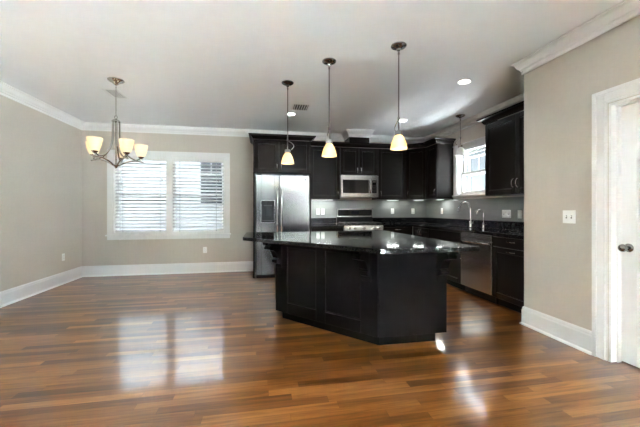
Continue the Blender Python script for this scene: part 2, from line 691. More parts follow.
BASE = [(0.0, 0.0), (0.030, 0.0), (0.029, 0.010), (0.022, 0.019), (0.016, 0.022), (0.016, 0.150), (0.012, 0.158), (0.012, 0.172), (0.006, 0.188), (0.0, 0.190)]
BP = [(XL, YN), (XL, YB), (-0.148, YB)]
struct('baseboard_left', run(BASE, BP, 0, 1, closed=False), 'white')
struct('baseboard_back', run(BASE, BP, 1, 2, closed=False), 'white')
BP2 = [(2.86, YR), (XD, YR), (XD, 2.030 + 0.113)]
struct('baseboard_door', run(BASE, BP2, 0, 2, closed=False), 'white')
struct('baseboard_right', run(BASE, [(XD, 1.18), (XD, 0.70)], 0, 1, closed=False), 'white')

# ------------------------------------------------------------------ dining window (window_1)
w1 = struct_root('window_1', (0, YB, 0))
CW = 0.09
mb = MB()
x0, x1, z0, z1 = WIN1
mb.box(x0 - CW, x0, -0.020, 0, z0, z1 + CW, 0.004)
mb.box(x1, x1 + CW, -0.020, 0, z0, z1 + CW, 0.004)
mb.box(x0, x1, -0.020, 0, z1, z1 + CW, 0.004)
mb.box(-1.76, -1.65, -0.020, 0, z0, z1, 0.004)
mb.build('casing', 'white', w1)
mb = MB()
mb.box(x0 - CW - 0.02, x1 + CW + 0.02, -0.050, 0, z0 - 0.028, z0, 0.006)
mb.box(x0 - CW, x1 + CW, -0.018, 0, z0 - 0.095, z0 - 0.028, 0.004)
mb.build('window_sill', 'white', w1)
mb = MB()
for a in (x0, x1 - 0.02):
    mb.box(a, a + 0.02, 0, 0.145, z0, z1)
mb.box(-1.735, -1.675, 0, 0.145, z0, z1)
mb.box(x0 + 0.02, x1 - 0.02, 0, 0.145, z1 - 0.018, z1)
mb.box(x0 + 0.02, x1 - 0.02, 0, 0.145, z0, z0 + 0.018)
mb.build('window_frame', 'white', w1)


def sash(parent, axis, a0, a1, z0, z1, d0, d1, glass=True, rail=0.045):
    """one sash: stiles and rails, with its pane as a sub-part"""
    mb = MB()

    def put(m, p0, p1, q0, q1, e0, e1, bev=0.004):
        if axis == 'x':
            m.box(p0, p1, e0, e1, q0, q1, bev)
        else:
            m.box(e0, e1, p0, p1, q0, q1, bev)
    put(mb, a0, a0 + rail, z0, z1, d0, d1)
    put(mb, a1 - rail, a1, z0, z1, d0, d1)
    put(mb, a0 + rail, a1 - rail, z0, z0 + rail, d0, d1)
    put(mb, a0 + rail, a1 - rail, z1 - rail, z1, d0, d1)
    s = mb.build('sash', 'white', parent)
    g = MB()
    dm = (d0 + d1) / 2
    put(g, a0 + rail - 0.004, a1 - rail + 0.004, z0 + rail - 0.004, z1 - rail + 0.004, dm - 0.002, dm + 0.002, 0)
    g.build('glass_pane', 'glass', s)
    return s


for a0, a1 in ((x0 + 0.02, -1.735), (-1.675, x1 - 0.02)):
    sash(w1, 'x', a0 + 0.001, a1 - 0.001, 1.462, z1 - 0.018, 0.112, 0.140)
    sash(w1, 'x', a0 + 0.001, a1 - 0.001, z0 + 0.018, 1.505, 0.080, 0.108)


def blind(x0, x1, label):
    t = thing('window_blind', label, 'blind', (x0, YB + 0.038, 0.765), 0, 'faux wood blinds in the dining window')
    w = x1 - x0
    top = 2.172 - 0.765
    MB().box(0.004, w - 0.004, -0.030, 0.022, top - 0.068, top, 0.004).build('headrail', 'white', t)
    mb = MB()
    pitch, half, tilt = 0.0615, 0.031, R(27)
    z = 0.050
    c, s = math.cos(tilt), math.sin(tilt)
    while z < top - 0.085:
        pts = []
        for k in range(5):
            q = -1 + 2 * k / 4
            y, h = q * half, 0.0025 * (1 - q * q)
            pts.append((y * c - h * s, y * s + h * c))
        prof = [(p[0], z + p[1]) for p in pts] + [(p[0] + 0.0028 * s, z + p[1] - 0.0028 * c) for p in pts[::-1]]
        mb.extrude_profile(prof, 0.006, w - 0.006)
        z += pitch
    mb.build('slats', 'blind', t)
    MB().box(0.006, w - 0.006, -0.026, 0.026, 0.0, 0.022, 0.004).build('bottom_rail', 'white', t)
    for f in (0.15, 0.85):
        mb = MB()
        for y in (-0.027, 0.027):
            mb.box(f * w - 0.0035, f * w + 0.0035, y - 0.0006, y + 0.0006, 0.02, top - 0.06)
        mb.build('ladder_tape', 'cord', t)
    mb = MB()
    mb.tube([(w - 0.10, -0.034, top - 0.06), (w - 0.10, -0.036, top - 0.40)], 0.0018, 6)
    cd = mb.build('lift_cord', 'cord', t)
    MB().lathe([(0.002, 0.0), (0.007, -0.008), (0.009, -0.035), (0.002, -0.04)], (w - 0.10, -0.036, top - 0.40), 10).build('tassel', 'darkmetal', cd)
    return t


blind(x0 + 0.022, -1.737, 'white slatted blind in the left half of the dining window')
blind(-1.673, x1 - 0.022, 'white slatted blind in the right half of the dining window')

# ------------------------------------------------------------------ sink window (window_2)
w2 = struct_root('window_2', (XS, 0, 0))
y0, y1, z0, z1 = WIN2
mb = MB()
mb.box(-0.02, 0, y0 - 0.08, y0, z0, z1 + 0.09, 0.004)
mb.box(-0.02, 0, y1, y1 + 0.09, z0, z1 + 0.09, 0.004)
mb.box(-0.02, 0, y0, y1, z1, z1 + 0.09, 0.004)
mb.box(-0.034, 0, y0 - 0.08, y1 + 0.09, z1 + 0.09, z1 + 0.112, 0.004)
mb.build('casing', 'white', w2)
MB().box(-0.05, 0.0, y0 - 0.095, y1 + 0.092, z0 - 0.03, z0, 0.006).box(-0.016, 0, y0 - 0.08, y1 + 0.09, z0 - 0.075, z0 - 0.03, 0.003).build('window_sill', 'white', w2)
mb = MB()
mb.box(0, 0.145, y0, y0 + 0.02, z0, z1)
mb.box(0, 0.145, y1 - 0.02, y1, z0, z1)
mb.box(0, 0.145, y0 + 0.02, y1 - 0.02, z1 - 0.02, z1)
mb.box(0, 0.145, y0 + 0.02, y1 - 0.02, z0, z0 + 0.02)
mb.build('window_frame', 'white', w2)
sash(w2, 'y', y0 + 0.021, y1 - 0.021, 1.815, z1 - 0.02, 0.100, 0.130)
sash(w2, 'y', y0 + 0.021, y1 - 0.021, z0 + 0.02, 1.86, 0.066, 0.096)

# openings behind the camera
w3 = struct_root('window_3', (XD, 0, 0))
mb = MB()
for a in (PATIO[0], (PATIO[0] + PATIO[1]) / 2 - 0.04, PATIO[1] - 0.08):
    mb.box(0.02, 0.08, a, a + 0.08, 0.0, PATIO[3])
mb.box(0.02, 0.08, PATIO[0], PATIO[1], PATIO[3] - 0.08, PATIO[3])
mb.box(0.02, 0.08, PATIO[0], PATIO[1], 0.0, 0.08)
mb.build('window_frame', 'white', w3)
MB().box(0.045, 0.050, PATIO[0] + 0.07, PATIO[1] - 0.07, 0.07, PATIO[3] - 0.07).build('glass_pane', 'glass', w3)
# ------------------------------------------------------------------ door_1 in the door wall
d1 = struct_root('door_1', (XD, 0, 0))
a0, a1, _, dz = DOOR
CS = 0.112
# casing: mitred moulding with a raised outer band, in (distance from opening, projection)
mb = MB()
for (p0, p1, pr) in ((0.004, 0.020, 0.010), (0.020, 0.080, 0.016), (0.080, CS, 0.024)):
    mb.box(-pr, 0, a1 + p0, a1 + p1, 0, dz + p1, 0.003)
    mb.box(-pr, 0, a0 - p1, a0 - p0, 0, dz + p1, 0.003)
    mb.box(-pr, 0, a0 - p0, a1 + p0, dz + p0, dz + p1, 0.003)
mb.build('door_casing', 'white', d1)
mb = MB()
mb.box(0.0, 0.12, a1 - 0.018, a1, 0, dz)
mb.box(0.0, 0.12, a0, a0 + 0.018, 0, dz)
mb.box(0.0, 0.12, a0 + 0.018, a1 - 0.018, dz - 0.018, dz)
for q in (a1 - 0.030, a0 + 0.018):
    mb.box(0.050, 0.083, q, q + 0.012, 0, dz - 0.018)
mb.box(0.050, 0.083, a0 + 0.03, a1 - 0.03, dz - 0.030, dz - 0.018)
mb.build('door_jamb', 'white', d1)
dl = MB()
e0, e1 = a0 + 0.021, a1 - 0.021
F0 = 0.084                                   # face of the slab, set back into the jamb
dl.box(F0 + 0.009, F0 + 0.034, e0, e1, 0.012, dz - 0.022)
stile = 0.115
dl.box(F0, F0 + 0.009, e0, e0 + stile, 0.012, dz - 0.022, 0.003)
dl.box(F0, F0 + 0.009, e1 - stile, e1, 0.012, dz - 0.022, 0.003)
mid = (e0 + e1) / 2
dl.box(F0, F0 + 0.009, mid - 0.05, mid + 0.05, 0.012, dz - 0.022, 0.003)
PZ = [(0.24, 0.80), (0.99, 1.58), (1.70, 1.895)]
zz = [0.012] + [v for p in PZ for v in p] + [dz - 0.022]
for i in range(0, len(zz), 2):
    for q0, q1 in ((e0 + stile, mid - 0.05), (mid + 0.05, e1 - stile)):
        dl.box(F0, F0 + 0.009, q0, q1, zz[i], zz[i + 1], 0.003)
for p0, p1 in PZ:
    for q0, q1 in ((e0 + stile, mid - 0.05), (mid + 0.05, e1 - stile)):
        dl.box(F0 + 0.002, F0 + 0.010, q0 + 0.03, q1 - 0.03, p0 + 0.03, p1 - 0.03, 0.006)
slab = dl.build('door_slab', 'white', d1)
RY = Matrix.Rotation(R(-90), 3, 'Y')         # local z -> -x
kb = MB()
kb.lathe([(0.002, 0.0), (0.032, 0.001), (0.033, 0.006), (0.028, 0.011), (0.013, 0.014), (0.011, 0.034), (0.018, 0.040), (0.027, 0.050),
          (0.030, 0.062), (0.026, 0.074), (0.014, 0.081), (0.001, 0.083)], (F0, e1 - 0.062, 0.905), 24, RY)
kb.build('door_knob', 'dnickel', slab)

# ------------------------------------------------------------------ cabinets
PULL_GROUP = None


def pull(parent, x, z, length=0.105, horizontal=False, y=-0.0):
    """bowed bar pull standing off a door face at y"""
    mb = MB()
    pts = []
    n = 10
    for i in range(n + 1):
        t = -1 + 2 * i / n
        out = 0.004 + 0.026 * (1 - t * t) ** 0.55
        a = t * length / 2
        pts.append((x + a, y - out, z) if horizontal else (x, y - out, z + a))
    mb.tube(pts, [0.0065 if i in (0, n) else 0.0048 for i in range(n + 1)], 8)
    for sgn in (-1, 1):
        a = sgn * length / 2
        if horizontal:
            mb.box(x + a - 0.006, x + a + 0.006, y - 0.006, y, z - 0.006, z + 0.006, 0.002)
        else:
            mb.box(x - 0.006, x + 0.006, y - 0.006, y, z + a - 0.006, z + a + 0.006, 0.002)
    return mb.build('handle', 'nickel', parent)


def shaker(parent, x0, x1, z0, z1, name='door', handle=None, hz=None, rail=0.062, flat=False):
    """frame and panel front lying on the plane y = 0, 20 mm thick"""
    mb = MB()
    g = 0.0015
    x0, x1, z0, z1 = x0 + g, x1 - g, z0 + g, z1 - g
    if flat:
        mb.box(x0, x1, -0.020, 0, z0, z1, 0.003)
    else:
        mb.box(x0 + rail - 0.01, x1 - rail + 0.01, -0.009, 0, z0 + rail - 0.01, z1 - rail + 0.01)
        mb.box(x0, x0 + rail, -0.020, 0, z0, z1, 0.0025)
        mb.box(x1 - rail, x1, -0.020, 0, z0, z1, 0.0025)
        mb.box(x0 + rail, x1 - rail, -0.020, 0, z0, z0 + rail, 0.0025)
        mb.box(x0 + rail, x1 - rail, -0.020, 0, z1 - rail, z1, 0.0025)
        # small bead inside the frame
        b = 0.010
        mb.box(x0 + rail, x0 + rail + b, -0.014, -0.005, z0 + rail, z1 - rail, 0.003)
        mb.box(x1 - rail - b, x1 - rail, -0.014, -0.005, z0 + rail, z1 - rail, 0.003)
        mb.box(x0 + rail, x1 - rail, -0.014, -0.005, z0 + rail, z0 + rail + b, 0.003)
        mb.box(x0 + rail, x1 - rail, -0.014, -0.005, z1 - rail - b, z1 - rail, 0.003)
    d = mb.build(name, 'cab', parent)
    if handle is not None:
        if handle == 'h':
            pull(d, (x0 + x1) / 2, hz, 0.115, True, -0.020)
        else:
            pull(d, handle, hz, 0.105, False, -0.020)
    return d


CABCROWN = [(0.0, 0.0), (0.006, 0.0), (0.010, 0.012), (0.018, 0.020), (0.030, 0.040), (0.058, 0.058), (0.072, 0.062), (0.080, 0.080), (0.0, 0.080)]


def cab_crown(parent, path, z):
    mb = MB()
    mb.sweep(path, [(o, z + h) for o, h in CABCROWN])
    return mb.build('crown', 'cab', parent)


UB, UT = 1.40, 2.415                          # upper cabinets: underside and top of box
YU = 5.945                                    # face of the upper boxes on the back wall
XU = 3.155                                    # face of the upper boxes on the sink wall
DU = YB - YU - 0.002
# sweep puts "out" to the right of travel: run the crowns so that the room is on the right


def upper_back(name, label, xa, xb, zb, doors, crown=True, cat='cabinet'):
    t = thing(name, label, cat, (xa, YU, zb), 0, 'espresso wall cabinets')
    w = xb - xa
    h = UT - zb
    MB().box(0.0005, w - 0.0005, 0, DU, 0, h, 0.001).build('carcass', 'cab', t)
    for (p0, p1, hx, hz) in doors:
        shaker(t, p0 * w, p1 * w, 0.006, h - 0.012, 'door', hx, hz)
    if crown:
        cab_crown(t, [(w, -0.02), (0, -0.02)][::-1], h)
    return t


WU = 1.480 - 0.868
upper_back('wall_cabinet', 'tall espresso wall cabinet with one door between the fridge and the microwave', 0.868, 1.483, UB, [(0.04, 0.985, WU - 0.045, 0.115)])
t = upper_back('wall_cabinet', 'short two-door espresso cabinet mounted above the microwave', 1.484, 2.247, 1.868, [(0.01, 0.5, 0.345, 0.10), (0.5, 0.99, 0.418, 0.10)])
MB().box(0.176, 0.586, -0.045, DU - 0.001, UT - 1.868 + 0.0805, 2.7395 - 1.868).build('vent_chase', 'cab', t)
upper_back('wall_cabinet', 'tall espresso wall cabinet just right of the microwave', 2.248, 2.862, UB, [(0.03, 0.96, 0.065, 0.115)])

# diagonal corner cabinet: its box is a five-sided prism
q = 1 / math.sqrt(2)
cx, cy = 2.864, YU
t = thing('corner_wall_cabinet', 'diagonal espresso corner wall cabinet between the two kitchen walls', 'cabinet', (cx, cy, UB), R(-45), 'espresso wall cabinets')
ca, sa = math.cos(R(45)), math.sin(R(45))


def loc45(X, Y):
    dx, dy = X - cx, Y - cy
    return (dx * ca - dy * sa, dx * sa + dy * ca)


yfar = YU - (XU - cx)
poly = [loc45(X, Y) for X, Y in ((cx, YU), (XU, yfar), (XS - 0.002, yfar), (XS - 0.002, YB - 0.002), (cx, YB - 0.002))]
MB().prism(poly, 0, UT - UB).build('carcass', 'cab', t)
wd = math.hypot(XU - cx, yfar - YU)
shaker(t, 0.012, wd - 0.012, 0.006, UT - UB - 0.012, 'door', 0.05, 0.115)
cab_crown(t, [(0, -0.02), (wd, -0.02)], UT - UB)

# narrow cabinet beside the sink window, its plain side towards the room
YE = 5.275
t = thing('wall_cabinet', 'narrow espresso wall cabinet beside the sink window, plain side towards the room', 'cabinet', (XU, yfar - 0.002, UB), R(-90), 'espresso wall cabinets')
w = yfar - 0.002 - YE
MB().box(0, w, 0, XS - XU - 0.002, 0, UT - UB, 0.001).build('carcass', 'cab', t)
shaker(t, 0.03, w - 0.004, 0.006, UT - UB - 0.012, 'door', w - 0.04, 0.12)
cab_crown(t, [(0.0, -0.02), (w, -0.02), (w, XS - XU - 0.003)], UT - UB)

# two-door cabinet on the sink wall by the end of the partition
YF = 4.01
t = thing('wall_cabinet', 'large two-door espresso wall cabinet right of the sink window beside the beige wall', 'cabinet', (XU, YF, UB - 0.005), R(-90), 'espresso wall cabinets')
w = YF - YR - 0.006
h = UT - UB + 0.005
MB().box(0, w, 0, XS - XU - 0.002, 0, h, 0.001).build('carcass', 'cab', t)
shaker(t, 0.012, 0.56, 0.006, h - 0.012, 'door', 0.56 - 0.032, 0.14)
shaker(t, 0.563, w - 0.012, 0.006, h - 0.012, 'door', 0.563 + 0.032, 0.14)
cab_crown(t, [(0, XS - XU - 0.003), (0, -0.02), (w, -0.02)], h)

# cabinet round the refrigerator: two tall end panels, a box with two doors, its own crown
FX0, FX1, FY = -0.158, 0.862, 5.60
t = thing('refrigerator_cabinet', 'espresso two-door cabinet with tall end panels enclosing the steel refrigerator', 'cabinet', (FX0, FY, 0), 0)
w = FX1 - FX0
dp = YB - FY - 0.002
MB().box(0, 0.020, 0, dp, 0, UT + 0.015, 0.001).build('end_panel', 'cab', t)
MB().box(w - 0.020, w, 0, dp, 0, UT + 0.015, 0.001).build('end_panel', 'cab', t)
MB().box(0.0205, w - 0.0205, 0.0, dp, 1.842, UT + 0.015, 0.001).build('carcass', 'cab', t)
shaker(t, 0.022, w / 2 - 0.065, 1.85, UT, 'door', w / 2 - 0.10, 1.955)
shaker(t, w / 2 - 0.063, w - 0.022, 1.85, UT, 'door', w / 2 - 0.028, 1.955)
cab_crown(t, [(0, dp), (0, -0.02), (w, -0.02), (w, YU - FY - 0.104)], UT + 0.015)

# ------------------------------------------------------------------ refrigerator
t = thing('refrigerator', 'stainless side-by-side refrigerator with a dark water dispenser', 'refrigerator', (-0.116, 5.535, 0))
W = 0.938
MB().box(0.004, W - 0.004, 0.075, 0.70, 0.012, 1.80, 0.006).build('body', 'darkmetal', t)
MB().box(0.010, W - 0.010, 0.045, 0.075, 0.0, 0.062, 0.003).build('base_grille', 'blackplastic', t)
SP = 0.407
for (p0, p1) in ((0.004, SP - 0.003), (SP + 0.003, W - 0.004)):
    mb = MB()
    if p0 < 0.1:   # freezer door, built round the dispenser recess
        rx0, rx1, rz0, rz1 = 0.098, 0.322, 0.975, 1.350
        n = 8

        def bow(x):
            return -0.008 * (1 - ((x - (p0 + p1) / 2) / ((p1 - p0) / 2)) ** 2)
        mb.box(p0, rx0, 0.0, 0.073, 0.066, 1.805, 0.004)
        mb.box(rx1, p1, 0.0, 0.073, 0.066, 1.805, 0.004)
        mb.box(rx0, rx1, 0.0, 0.073, 0.066, rz0)
        mb.box(rx0, rx1, 0.0, 0.073, rz1, 1.805)
        dr = mb.build('door', 'steelf', t)
        mb = MB()
        mb.box(rx0, rx1, 0.045, 0.060, rz0, rz1)
        mb.box(rx0, rx0 + 0.012, -0.004, 0.06, rz0, rz1, 0.002)
        mb.box(rx1 - 0.012, rx1, -0.004, 0.06, rz0, rz1, 0.002)
        mb.box(rx0 + 0.012, rx1 - 0.012, -0.004, 0.06, rz0, rz0 + 0.03, 0.002)
        mb.box(rx0 + 0.012, rx1 - 0.012, -0.003, 0.06, rz1 - 0.11, rz1, 0.002)
        mb.box(rx0 + 0.07, rx0 + 0.15, 0.020, 0.05, rz0 + 0.10, rz1 - 0.12, 0.004)
        ds = mb.build('dispenser', 'blackplastic', dr)
        mb = MB()
        for i in range(5):
            mb.box(rx0 + 0.03 + i * 0.034, rx0 + 0.052 + i * 0.034, -0.005, -0.002, rz1 - 0.045, rz1 - 0.030, 0.001)
        mb.box(rx0 + 0.04, rx1 - 0.04, -0.0045, -0.002, rz1 - 0.095, rz1 - 0.065, 0.001)
        mb.build('control_panel', 'darkmetal', dr)
        mb = MB()
        e = 0.010
        mb.box(rx0 - e, rx0, -0.005, 0.002, rz0 - e, rz1 + e, 0.002)
        mb.box(rx1, rx1 + e, -0.005, 0.002, rz0 - e, rz1 + e, 0.002)
        mb.box(rx0, rx1, -0.005, 0.002, rz0 - e, rz0, 0.002)
        mb.box(rx0, rx1, -0.005, 0.002, rz1, rz1 + e, 0.002)
        mb.build('dispenser_frame', 'steel', dr)
        hx = SP - 0.036
    else:
        mb.box(p0, p1, 0.0, 0.073, 0.066, 1.805, 0.004)
        dr = mb.build('door', 'steelf', t)
        MB().lathe([(0.001, -0.004), (0.013, -0.003), (0.014, 0.0)], (0.862, 0, 1.728), 16, Matrix.Rotation(R(90), 3, 'X') @ Matrix.Scale(-1, 3, (0, 0, 1))).build('badge', 'blackplastic', dr)
        hx = SP + 0.036
    pts = []
    for i in range(13):
        u = -1 + 2 * i / 12
        pts.append((hx, -0.012 - 0.045 * (1 - u ** 4), 1.19 + u * 0.37))
    MB().tube(pts, 0.0125, 10).box(hx - 0.011, hx + 0.011, -0.016, 0.001, 0.81, 0.835, 0.003).box(hx - 0.011, hx + 0.011, -0.016, 0.001, 1.545, 1.57, 0.003).build('handle', 'nickel', dr)
for xx in (0.03, W - 0.10):
    MB().box(xx, xx + 0.07, 0.03, 0.12, 1.8055, 1.825, 0.004).build('hinge_cover', 'darkmetal', t)

# ------------------------------------------------------------------ microwave over the range
t = thing('microwave', 'stainless over-the-range microwave with black glass door', 'microwave', (1.487, 5.875, 1.442))
W, H = 0.757, 0.424
MB().box(0, W, 0.02, YB - 5.875 - 0.012, 0.0, H, 0.003).build('body', 'darkmetal', t)
mb = MB()
dw = 0.600
mb.box(0, dw, -0.012, 0.0195, 0.0, 0.075, 0.003)
mb.box(0, dw, -0.012, 0.0195, H - 0.092, H, 0.003)
mb.box(0, 0.034, -0.012, 0.0195, 0.075, H - 0.092, 0.002)
mb.box(dw - 0.04, dw, -0.012, 0.0195, 0.075, H - 0.092, 0.002)
dr = mb.build('door', 'steel', t)
MB().box(0.034, dw - 0.04, -0.008, 0.015, 0.075, H - 0.092).build('door_window', 'blackglass', dr)
pts = [(dw - 0.018, -0.014 - 0.034 * (1 - (-1 + 2 * i / 10) ** 4), 0.212 + (-1 + 2 * i / 10) * 0.135) for i in range(11)]
MB().tube(pts, 0.0105, 10).build('handle', 'nickel', dr)
mb = MB()
mb.box(dw + 0.003, W, -0.012, 0.0195, 0.0, H, 0.003)
cp = mb.build('control_panel', 'steel', t)
MB().box(dw + 0.022, W - 0.042, -0.0145, -0.011, 0.078, H - 0.095, 0.001).build('keypad', 'blackglass', cp)
mb = MB()
for i in range(5):
    for j in range(3):
        mb.box(dw + 0.034 + j * 0.025, dw + 0.050 + j * 0.025, -0.0160, -0.0142, 0.095 + i * 0.030, 0.108 + i * 0.030)
mb.build('button', 'darkmetal', cp)
MB().box(dw + 0.034, W - 0.056, -0.0160, -0.0142, H - 0.135, H - 0.108).build('display', MAT['nickel'], cp)

# ------------------------------------------------------------------ base cabinets
BZ0, BZ1 = 0.10, 0.872
YBF = 5.665                                    # face of base boxes, back wall
XBF = 2.872                                    # face of base boxes, sink wall


def base(name, label, loc, rz, w, d, fronts, open_top=False):
    t = thing(name, label, 'cabinet', loc, rz, 'espresso base cabinets')
    mb = MB()
    if open_top:
        mb.box(0.001, w - 0.001, 0, d, BZ0, 0.682)
        mb.box(0.001, w - 0.001, 0, 0.018, 0.682, BZ1)
        mb.box(0.001, 0.018, 0.018, d, 0.682, BZ1)
        mb.box(w - 0.018, w - 0.001, 0.018, d, 0.682, BZ1)
    else:
        mb.box(0.001, w - 0.001, 0, d, BZ0, BZ1, 0.001)
    mb.build('carcass', 'cab', t)
    MB().box(0.001, w - 0.001, 0.070, d, 0.0, BZ0 - 0.0005).build('toe_kick', 'toe', t)
    for f in fronts:
        shaker(t, *f[:4], **f[4])
    return t


DB = YB - YBF - 0.002
base('base_cabinet', 'espresso base cabinet between the refrigerator and the range', (0.866, YBF, 0), 0, 0.617, DB,
     [(0.01, 0.607, 0.715, 0.862, dict(name='drawer', handle='h', hz=0.79, flat=True)),
      (0.01, 0.308, 0.108, 0.708, dict(handle=0.28, hz=0.61)), (0.311, 0.607, 0.108, 0.708, dict(handle=0.34, hz=0.61))])
base('base_cabinet', 'espresso base cabinet with a drawer right of the range', (2.251, YBF, 0), 0, 0.612, DB,
     [(0.01, 0.600, 0.715, 0.862, dict(name='drawer', handle='h', hz=0.815, flat=True)),
      (0.01, 0.600, 0.108, 0.708, dict(handle=0.06, hz=0.61))])
DS = XS - XBF - 0.002
base('base_cabinet', 'espresso corner base cabinet with paired doors under the counter bend', (XBF, YBF - 0.002, 0), R(-90), 0.640, DS,
     [(0.03, 0.315, 0.108, 0.862, dict(handle=0.285, hz=0.79)), (0.318, 0.632, 0.108, 0.862, dict(handle=0.35, hz=0.79))])
base('base_cabinet', 'espresso sink base cabinet under the faucets left of the dishwasher', (XBF, 5.021, 0), R(-90), 0.868, DS,
     [(0.008, 0.860, 0.715, 0.862, dict(name='false_drawer', flat=True)),
      (0.008, 0.433, 0.108, 0.708, dict(handle=0.40, hz=0.61)), (0.436, 0.860, 0.108, 0.708, dict(handle=0.47, hz=0.61))], open_top=True)
base('base_cabinet', 'espresso drawer base cabinet right of the dishwasher beside the beige wall', (XBF, 3.512, 0), R(-90), 3.512 - YR - 0.002, DS,
     [(0.012, 0.600, 0.745, 0.862, dict(name='drawer', handle='h', hz=0.815, flat=True)),
      (0.012, 0.600, 0.108, 0.738, dict(name='drawer', handle='h', hz=0.695))])

# ------------------------------------------------------------------ dishwasher
t = thing('dishwasher', 'stainless built-in dishwasher under the dark counter by the sink', 'dishwasher', (XBF, 4.148, 0), R(-90))
W = 0.632
MB().box(0.003, W - 0.003, 0.005, DS, 0.10, 0.868).build('body', 'darkmetal', t)
MB().box(0.004, W - 0.004, 0.05, 0.10, 0.0, 0.0995).build('toe_kick', 'blackplastic', t)
dr = MB().box(0.004, W - 0.004, -0.024, 0.004, 0.112, 0.782, 0.003).build('door', 'steelv', t)
MB().box(0.004, W - 0.004, -0.024, 0.004, 0.786, 0.868, 0.003).build('control_panel', 'steel', t)
pts = [(0.05 + (W - 0.10) * i / 12, -0.026 - 0.034 * (1 - (-1 + 2 * i / 12) ** 6), 0.755) for i in range(13)]
MB().tube(pts, 0.011, 10).build('handle', 'nickel', dr)

# ------------------------------------------------------------------ range
t = thing('range', 'stainless freestanding gas range with a black cooktop under the microwave', 'range', (1.487, 5.625, 0))
W = 0.758
MB().box(0, W, 0.02, 0.63, 0.03, 0.905, 0.003).build('body', 'darkmetal', t)
for xx in (0.04, W - 0.08):
    for yy in (0.06, 0.56):
        MB().box(xx, xx + 0.04, yy, yy + 0.04, 0.0, 0.0295).build('foot', 'blackplastic', t)
MB().box(-0.001, W + 0.001, -0.01, 0.58, 0.9055, 0.920, 0.003).build('cooktop', 'blackglass', t)
for gx in (0.03, 0.275, 0.52):
    mb = MB()
    gw = 0.215
    for yy in (0.03, 0.29, 0.55):
        mb.box(gx, gx + gw, yy - 0.006, yy + 0.006, 0.936, 0.950, 0.002)
    for xx in (gx, gx + gw / 2 - 0.006, gx + gw - 0.012):
        mb.box(xx, xx + 0.012, 0.03, 0.55, 0.936, 0.950, 0.002)
    for xx in (gx, gx + gw - 0.012):
        for yy in (0.03, 0.538):
            mb.box(xx, xx + 0.012, yy, yy + 0.012, 0.9202, 0.937)
    mb.build('grate', 'iron', t)
for bx, by in ((0.137, 0.15), (0.137, 0.43), (0.62, 0.15), (0.62, 0.43), (0.38, 0.29)):
    MB().lathe([(0.001, 0.022), (0.03, 0.020), (0.034, 0.008), (0.045, 0.006), (0.046, 0.0)], (bx, by, 0.9202), 16).build('burner', 'iron', t)
mb = MB()
mb.box(-0.0, W, -0.012, 0.019, 0.806, 0.900, 0.004)
cp = mb.build('control_panel', 'steel', t)
for i, kx in enumerate((0.10, 0.20, 0.38, 0.56, 0.66)):
    MB().lathe([(0.024, 0.0), (0.024, 0.006), (0.019, 0.009), (0.017, 0.034), (0.012, 0.037), (0.001, 0.037)], (kx, -0.012, 0.853), 16,
               Matrix.Rotation(R(90), 3, 'X')).build('knob', 'nickel', cp)
dr = MB().box(0.004, W - 0.004, -0.022, 0.019, 0.235, 0.800, 0.004).build('oven_door', 'steel', t)
MB().box(0.10, W - 0.10, -0.0245, -0.020, 0.33, 0.66, 0.001).build('oven_window', 'blackglass', dr)
pts = [(0.06 + (W - 0.12) * i / 12, -0.024 - 0.038 * (1 - (-1 + 2 * i / 12) ** 6), 0.752) for i in range(13)]
MB().tube(pts, 0.012, 10).build('handle', 'nickel', dr)
MB().box(0.004, W - 0.004, -0.022, 0.019, 0.05, 0.229, 0.004).build('drawer', 'steel', t)
mb = MB()
mb.box(-0.0, 0.022, 0.572, 0.630, 1.045, 1.222, 0.004)
mb.box(W - 0.022, W, 0.572, 0.630, 1.045, 1.222, 0.004)
mb.box(0.022, W - 0.022, 0.572, 0.630, 1.045, 1.075, 0.004)
mb.box(0.022, W - 0.022, 0.572, 0.630, 1.196, 1.222, 0.004)
bg = mb.build('backguard', 'steel', t)
MB().box(0.0, W, 0.585, 0.630, 0.9205, 1.0445, 0.002).build('guard_base', 'blackplastic', bg)
MB().box(0.022, W - 0.022, 0.577, 0.625, 1.075, 1.196).build('glass_panel', 'blackglass', bg)
MB().box(0.30, 0.46, 0.5745, 0.578, 1.11, 1.165).build('display', 'display', bg)

# ------------------------------------------------------------------ worktops and splash
CZ0, CZ1 = 0.8725, 0.914
mb = MB()
mb.box(0.864, 1.4845, 5.632, YB - 0.001, CZ0, CZ1, 0.004)
tag(mb.build('countertop', 'granite'), 'short black granite countertop between the refrigerator and the range', 'countertop')
SK = (2.955, 3.275, 4.27, 4.93)              # sink cut-out x0, x1, y0, y1
CXF = 2.838
mb = MB()
mb.box(2.2475, XS - 0.001, 5.632, YB - 0.001, CZ0, CZ1, 0.003)
mb.box(CXF, XS - 0.001, SK[3], 5.640, CZ0, CZ1, 0.003)
mb.box(CXF, SK[0], SK[2], SK[3], CZ0, CZ1, 0.003)
mb.box(SK[1], XS - 0.001, SK[2], SK[3], CZ0, CZ1, 0.003)
mb.box(CXF, XS - 0.001, YR + 0.002, SK[2], CZ0, CZ1, 0.003)
tag(mb.build('countertop', 'granite'), 'long L-shaped black granite countertop around the kitchen corner with the sink', 'countertop')
mb = MB()
mb.box(0.864, 1.4845, YB - 0.022, YB - 0.001, CZ1 + 0.0005, 1.030, 0.003)
mb.box(2.2475, XS - 0.022, YB - 0.022, YB - 0.001, CZ1 + 0.0005, 1.030, 0.003)
mb.box(XS - 0.022, XS - 0.001, YR + 0.002, YB - 0.001, CZ1 + 0.0005, 1.030, 0.003)
struct('trim_7', mb, 'granite')
mb = MB()
mb.box(0.864, XS - 0.001, YB - 0.0085, YB - 0.0005, 1.0305, UB - 0.001)
o = mb.build('trim_5', 'tile')
o['kind'] = 'structure'
mb = MB()
